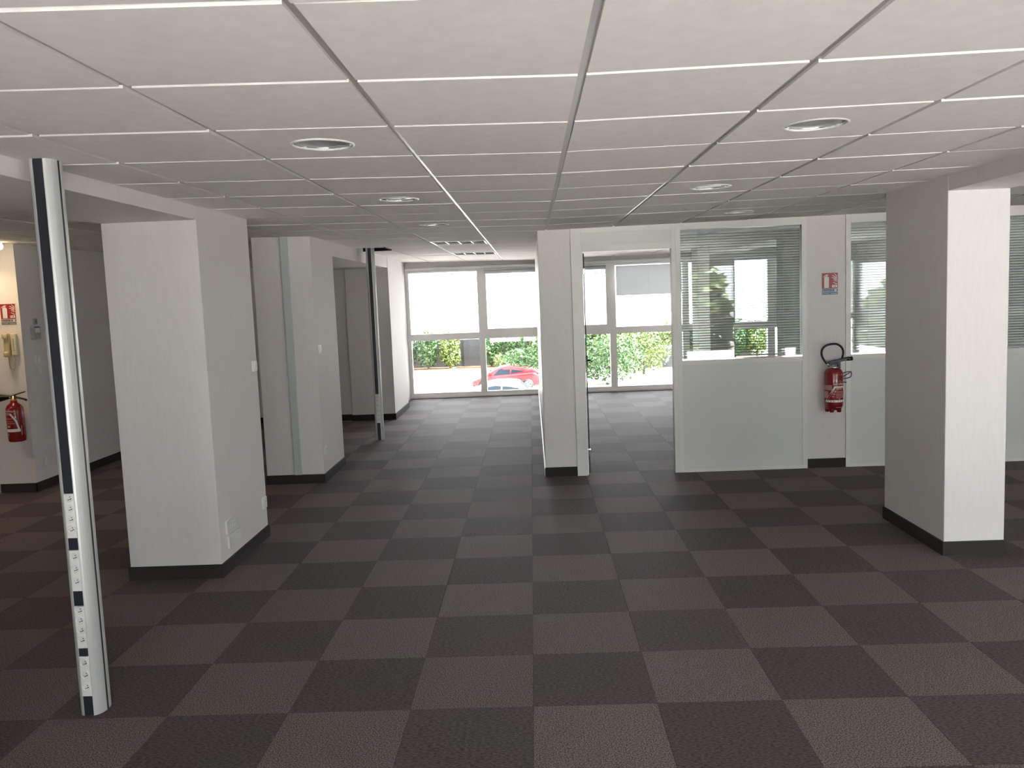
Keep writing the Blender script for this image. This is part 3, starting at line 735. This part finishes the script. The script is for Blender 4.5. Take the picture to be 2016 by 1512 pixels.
# ------------------------------------------------------------------ outdoors
GZ = -3.70
gr = tag(link('ground', mesh('ground', box(-150, 150, -120, 220, GZ-.3, GZ), M['asphalt'])), kind='structure')
o = tag(link('building_base', mesh('building_base', box(XL-.2, XR+.2, YB-.2, YF+.2, GZ+.02, -.36), M['concrete'])), kind='structure')
ter = tag(empty('added_bounce_terrace', (2.5, -1.95, -.1)), kind='structure')  # unseen terrace added to bounce sunlight onto the near ceiling
part('bounce_terrace_base', box(-6.5, 7, -8, 0, -.25, -.04), M['concrete'], ter)
pv = mesh('bounce_slab', box(-.745, .745, -.745, .745, -.04, 0), M['bounce_paving'])
for i in range(9):
    for j in range(5): link('bounce_slab', pv, ter, (-5.7+1.5*i, -.8-1.5*j, 0))
def bed(label, x0, x1, y0, y1):
    o = thing('planting_bed', label, 'planting bed', ((x0+x1)/2, (y0+y1)/2, GZ))
    part('soil', box(-(x1-x0)/2, (x1-x0)/2, -(y1-y0)/2, (y1-y0)/2, 0, .10), M['mulch'], o)
    n = int((x1-x0)/1.0)
    km = mesh('kerb_stone', box(.01, .99, 0, .18, 0, .10, bev=.02), M['kerb'])
    for k in range(n): link('kerb_stone', km, o, (-(x1-x0)/2+k, -(y1-y0)/2-.19, 0))
bed('bark-covered planting bed along the hedge across the car park', -16, 18, 64.2, 66.9)
def leaf_cloud(c, rad, n, size, flat=.0, rng=random):
    b = bmesh.new()
    for k in range(n):
        while True:
            p = Vector((rng.uniform(-1, 1), rng.uniform(-1, 1), rng.uniform(-1, 1)))
            if p.length < 1 and p.length > .45*rng.random(): break
        p = Vector((p.x*rad[0], p.y*rad[1], p.z*rad[2]))+Vector(c)
        s = size*rng.uniform(.6, 1.5)
        d = Vector((rng.gauss(0, 1), rng.gauss(0, 1), rng.gauss(0, .6)-.25)).normalized(); e = d.orthogonal().normalized(); e.rotate(Matrix.Rotation(rng.uniform(0, 6.3), 3, d))
        q = [p-d*s*.5, p+e*s*.22, p+d*s*.5, p-e*s*.22]
        b.faces.new([b.verts.new(v) for v in q])
    return b
def shrub(name, label, x, y, rx, h, m, n=1500, size=.22, group=None, ry=None, base=0, lim=0):
    o = thing(name, label, 'shrub' if name == 'shrub' else 'tree', (x, y, GZ+base*1.1), group=group)
    rng = random.Random(hash((round(x*7), round(y*5))) & 0xffff)
    b = leaf_cloud((0, 0, h*.52), (rx, ry or rx*.8, h*.5), n, size, rng=rng)
    for k in range(7):
        a = rng.uniform(0, 6.3); bb = leaf_cloud((rx*.7*math.cos(a), (ry or rx*.8)*.7*math.sin(a), h*rng.uniform(.3, .85)), (rx*.45, rx*.45, h*.2), n//8, size, rng=rng)
        t = D.meshes.new('q'); bb.to_mesh(t); bb.free(); b.from_mesh(t); D.meshes.remove(t)
    for v in b.verts: v.co.z = max(v.co.z, .03)
    if lim: bmesh.ops.delete(b, geom=[f for f in b.faces if any(abs(v.co.x) > lim or abs(v.co.y) > 1.25 for v in f.verts)], context='FACES')
    part('foliage', b, M[m], o)
    st = tube([(0, 0, 0), (.05, 0, h*.3), (-.04, .03, h*.6)], [.08, .06, .03], 7)
    for k in range(4):
        a = k*1.6+.3; tube([(0, 0, h*.2), (rx*.4*math.cos(a), rx*.4*math.sin(a), h*.5)], [.045, .02], 6, bm=st)
    part('stem', st, M['bark'], o)
HG = 'hedge shrubs across the car park'
hedge = [(-15+1.7*k, 65.55, 1.35, 2.55+.07*(k*5 % 7), 'leaf'+q) for k, q in enumerate('acacabbaabbabaabcaab') if k != 6]
for k, (x, y, rx, h, m) in enumerate(hedge):
    shrub('shrub', {'leafa': 'mid-green hedge shrub growing on the bark bed across the car park', 'leafb': 'sunlit yellow-green hedge shrub growing on the bark bed across the car park', 'leafc': 'dark green hedge shrub growing on the bark bed across the car park'}[m], x, y, rx*.68, h, m, group=HG+' '+m[-1], ry=.95, base=.1, lim=.845)
shrub('shrub', 'leafy green shrub spreading between the red car and the hedge', 1.5, 55, 1.9, 2.5, 'leafb', 1800, .2)
shrub('shrub', 'small round yellow-green bush beside the red car', -2.05, 52.5, .45, 1.95, 'leafb', 500, .15)
o = thing('tree', 'leaning tree whose green branch overhangs the red car', 'tree', (1.75, 47.6, GZ))
fb = leaf_cloud((-1.75, 0, 2.0), (1.75, 1.0, .60), 1900, .2, rng=random.Random(3)); t_ = D.meshes.new('q'); bb = leaf_cloud((-.4, 0, 2.7), (1.4, 1.1, .5), 900, .2, rng=random.Random(4)); bb.to_mesh(t_); bb.free(); fb.from_mesh(t_); D.meshes.remove(t_)
part('foliage', fb, M['leafa'], o); part('trunk', tube([(0, 0, 0), (.05, 0, 1.0), (-.3, 0, 2.0), (-1.6, 0, 2.1)], [.10, .08, .06, .03], 8), M['bark'], o)
shrub('tree', 'young tree with drooping green branches seen through the open door', 4.6, 50, 2.1, 3.0, 'leafa', 2400, .2)
shrub('tree', 'young yellow-green tree beside the grey shed outside the office window', 7.3, 56, 1.9, 3.1, 'leafb', 2200, .2)
TG = 'broad trees standing behind the room'
for k in range(15):
    x, y = (-11+3.3*k, -15+(k*37 % 5)*.6) if k < 10 else (23+(k*31 % 4)*.7, -9.5+4.2*(k-10))
    h = 5.6+(k*53 % 7)*.22
    o = thing('tree', 'broad sunlit leafy tree in the row outside behind the room', 'tree', (x, y, GZ), group=TG)
    rng = random.Random(k)
    fb = leaf_cloud((0, 0, h*.60), (1.6, 1.5, h*.40), 1500, .55, rng=rng)
    part('foliage', fb, M['leafb' if k % 3 else 'leafa'], o)
    part('trunk', tube([(0, 0, 0), (.1, 0, h*.3), (0, .1, h*.7)], [.2, .15, .07], 8), M['bark'], o)
o = thing('fence', 'weathered dark board fence behind the hedge', 'fence', (1, 67.05, GZ))
pm = mesh('board', box(-.176, .176, 0, .03, .05, 2.25), M['fence'])
for k in range(96): link('board', pm, o, (-16.2+k*.34, random.uniform(0, .02), 0))
for k in range(12): part('post', box(-16.2+k*2.9-.06, -16.2+k*2.9+.06, .06, .16, 0, 2.2), M['fence'], o)
o = thing('shed', 'low grey shed at the end of the hedge', 'shed', (9.2, 60.5, GZ))
part('wall_panel', box(-1.9, 1.9, 0, 1.6, 0, .75), M['fence'], o); part('roof', box(-2.0, 2.0, -.1, 1.7, .75, .85), M['fence'], o); part('upper_unit', box(.2, 1.3, .2, 1.4, .85, 1.35), M['fence'], o)
o = thing('kerb_line', 'low painted kerb crossing the car park outside the office window', 'kerb', (6.2, 50.5, GZ))
km = mesh('kerb_stone', box(-.49, .49, 0, .15, 0, .06), M['kerb'])
for k in range(9): link('kerb_stone', km, o, (-3.5+k, 0, 0))

def car(name, label, loc, rz, L, Wd, low, roof, belt, paint, side):
    """side profile stations along +x = front; local origin mid length on the ground"""
    o = thing(name, label, 'car', loc, rz)
    b = bmesh.new(); rs = []
    for x, z0, z1, w in low:
        hw = Wd/2*w
        zs = [(0, z0), (hw*.86, z0), (hw*.97, z0+.10), (hw, z0+(z1-z0)*.5), (hw*.985, z0+(z1-z0)*.78), (hw*.92, z1-.02), (hw*.75, z1), (0, z1+.025)]
        rs.append([b.verts.new((x, s*yy, zz)) for s, sq in ((1, zs), (-1, zs[-2:0:-1])) for yy, zz in sq])
    n = len(rs[0])
    for A, B in zip(rs, rs[1:]):
        for i in range(n): b.faces.new((A[i], A[(i+1) % n], B[(i+1) % n], B[i]))
    b.faces.new(rs[0]); b.faces.new(rs[-1][::-1]); bmesh.ops.recalc_face_normals(b, faces=b.faces[:])
    part('body', b, M[paint], o, smooth=True)
    # cabin: lower outline (x,z) -> roof outline
    b = bmesh.new(); rs = []
    for x, zb, zt in roof:
        k = (zt-zb)
        hw = Wd/2*.91; tw = hw-.42*k*.55
        rs.append([b.verts.new(p) for p in ((x, -hw, zb-.05), (x, -hw+.02, zb), (x, -tw, zb+k*.82), (x, -tw+.14, zt), (x, tw-.14, zt), (x, tw, zb+k*.82), (x, hw-.02, zb), (x, hw, zb-.05))])
    for A, B in zip(rs, rs[1:]):
        for i in range(7): b.faces.new((A[i], A[i+1], B[i+1], B[i]))
    bmesh.ops.recalc_face_normals(b, faces=b.faces[:])
    cab = part('cabin', b, M[paint], o, smooth=True)
    hw = Wd/2*.91
    for s in (-1, 1):
        for k, poly in enumerate(side):
            b = bmesh.new()
            def pt(x, z):
                # cabin side slope
                return (x, s*(hw-.02-.23*max(0, z-belt)/.82+.008), z)
            vs = [b.verts.new(pt(*p)) for p in poly]; b.faces.new(vs)
            r = bmesh.ops.extrude_face_region(b, geom=b.faces[:]); 
            for v in [g for g in r['geom'] if isinstance(g, bmesh.types.BMVert)]: v.co.y -= s*.02
            bmesh.ops.recalc_face_normals(b, faces=b.faces[:])
            part('side_window', b, M['carglass'], cab)
    # windscreen and rear window from the cabin's end slopes
    for (xa, za, xb, zb_) in ((roof[0][0], roof[0][2], roof[1][0], roof[1][2]), (roof[-1][0], roof[-1][2], roof[-2][0], roof[-2][2])):
        d = Vector((xb-xa, 0, zb_-za)); nrm = Vector((-d.z, 0, d.x)).normalized()
        if nrm.z < 0: nrm = -nrm
        b = bmesh.new()
        p0 = Vector((xa, 0, za))+d*.10; p1 = Vector((xa, 0, za))+d*.92
        A = [p0+Vector((0, -hw*.82, 0)), p0+Vector((0, hw*.82, 0)), p1+Vector((0, hw*.66, 0)), p1+Vector((0, -hw*.66, 0))]
        lo = [b.verts.new(p+nrm*.002) for p in A]; hi = [b.verts.new(p+nrm*.014) for p in A]
        b.faces.new(lo[::-1]); b.faces.new(hi)
        for i in range(4): b.faces.new((lo[i], lo[(i+1) % 4], hi[(i+1) % 4], hi[i]))
        bmesh.ops.recalc_face_normals(b, faces=b.faces[:]); part('windscreen', b, M['carglass'], cab)
    wb = L*.31
    for x in (-wb-.03, wb+.02):
        for s in (-1, 1):
            y = s*(Wd/2-.10)
            t = lathe([(.335, -.11), (.345, .0), (.335, .105), (0, .105)], 28); t.transform(Matrix.Translation((x, s*(Wd/2-.125), .34)) @ Matrix.Rotation(-s*math.pi/2, 4, 'X')); part('wheel_arch', t, M['black'], o)
            t = lathe([(.19, -.09), (.30, -.10), (.315, -.05), (.315, .05), (.30, .10), (.21, .105)], 28); t.transform(Matrix.Translation((x, y+s*.012, .315)) @ Matrix.Rotation(-s*math.pi/2, 4, 'X')); wh = part('wheel', t, M['tyre'], o, smooth=True)
            t = lathe([(.215, .09), (.20, .105), (.06, .098), (0, .102)], 28); t.transform(Matrix.Translation((x, y+s*.016, .315)) @ Matrix.Rotation(-s*math.pi/2, 4, 'X')); part('wheel_trim', t, M['rim'], wh)
            b = bmesh.new()
            for k in range(5):
                a = k*2*math.pi/5+.5
                q = [(.10, -.22), (.17, -.26), (.17, .26), (.10, .22)]
                vs = [b.verts.new((x+rr*math.cos(a+da), y+s*.1235, .315+rr*math.sin(a+da))) for rr, da in q]; b.faces.new(vs)
            part('trim_slots', b, M['black'], wh)
    for s in (-1, 1):
        part('door_mirror', box(roof[-1][0]-.38, roof[-1][0]-.20, s*(Wd/2+.02)-.07, s*(Wd/2+.02)+.07, belt+.02, belt+.16, bev=.03), M[paint], o)
        part('headlamp', box(L/2-.30, L/2-.10, s*Wd*.36-.13, s*Wd*.36+.13, .62, .75, bev=.03), M['lampglass'], o)
        part('tail_lamp', box(-L/2+.02, -L/2+.12, s*Wd*.38-.10, s*Wd*.38+.10, .75, .98, bev=.02), M['red'], o)
    return o
car('car', 'red hatchback parked sideways beyond the silver car', (-1.65, 49.9, GZ), math.pi, 4.05, 1.74,
    [(-2.02, .35, .80, .80), (-1.95, .22, 1.00, .93), (-1.5, .2, 1.02, .99), (-.5, .18, .95, 1), (.5, .18, .90, 1), (1.0, .18, .86, .99), (1.5, .2, .76, .96), (1.85, .24, .66, .88), (2.03, .32, .56, .70)],
    [(-1.96, .95, .98), (-1.55, .95, 1.40), (-1.0, .93, 1.47), (-.2, .91, 1.46), (.35, .89, 1.36), (1.22, .85, .86)], .93, 'carred',
    [[(-1.25, 1.10), (-.32, .97), (-.36, 1.36), (-.95, 1.36)], [(-.24, .96), (.72, .90), (.40, 1.22), (.10, 1.33), (-.28, 1.36)]])
car('car', 'silver saloon parked nearest the far window, roof and trunk visible', (-1.75, 40.8, GZ), math.pi, 4.5, 1.74,
    [(-2.24, .35, .80, .82), (-2.15, .24, .93, .93), (-1.6, .2, .95, .99), (-.5, .18, .92, 1), (.5, .18, .90, 1), (1.0, .18, .88, .99), (1.6, .2, .80, .96), (2.05, .24, .68, .88), (2.25, .32, .58, .72)],
    [(-1.50, .92, .95), (-1.02, .92, 1.38), (-.6, .91, 1.44), (.05, .90, 1.44), (.50, .90, 1.36), (1.40, .87, .90)], .92, 'carsilver',
    [[(-1.08, .98), (-.22, .96), (-.24, 1.36), (-.72, 1.35)], [(-.14, .96), (1.0, .93), (.62, 1.18), (.32, 1.31), (-.16, 1.36)]])
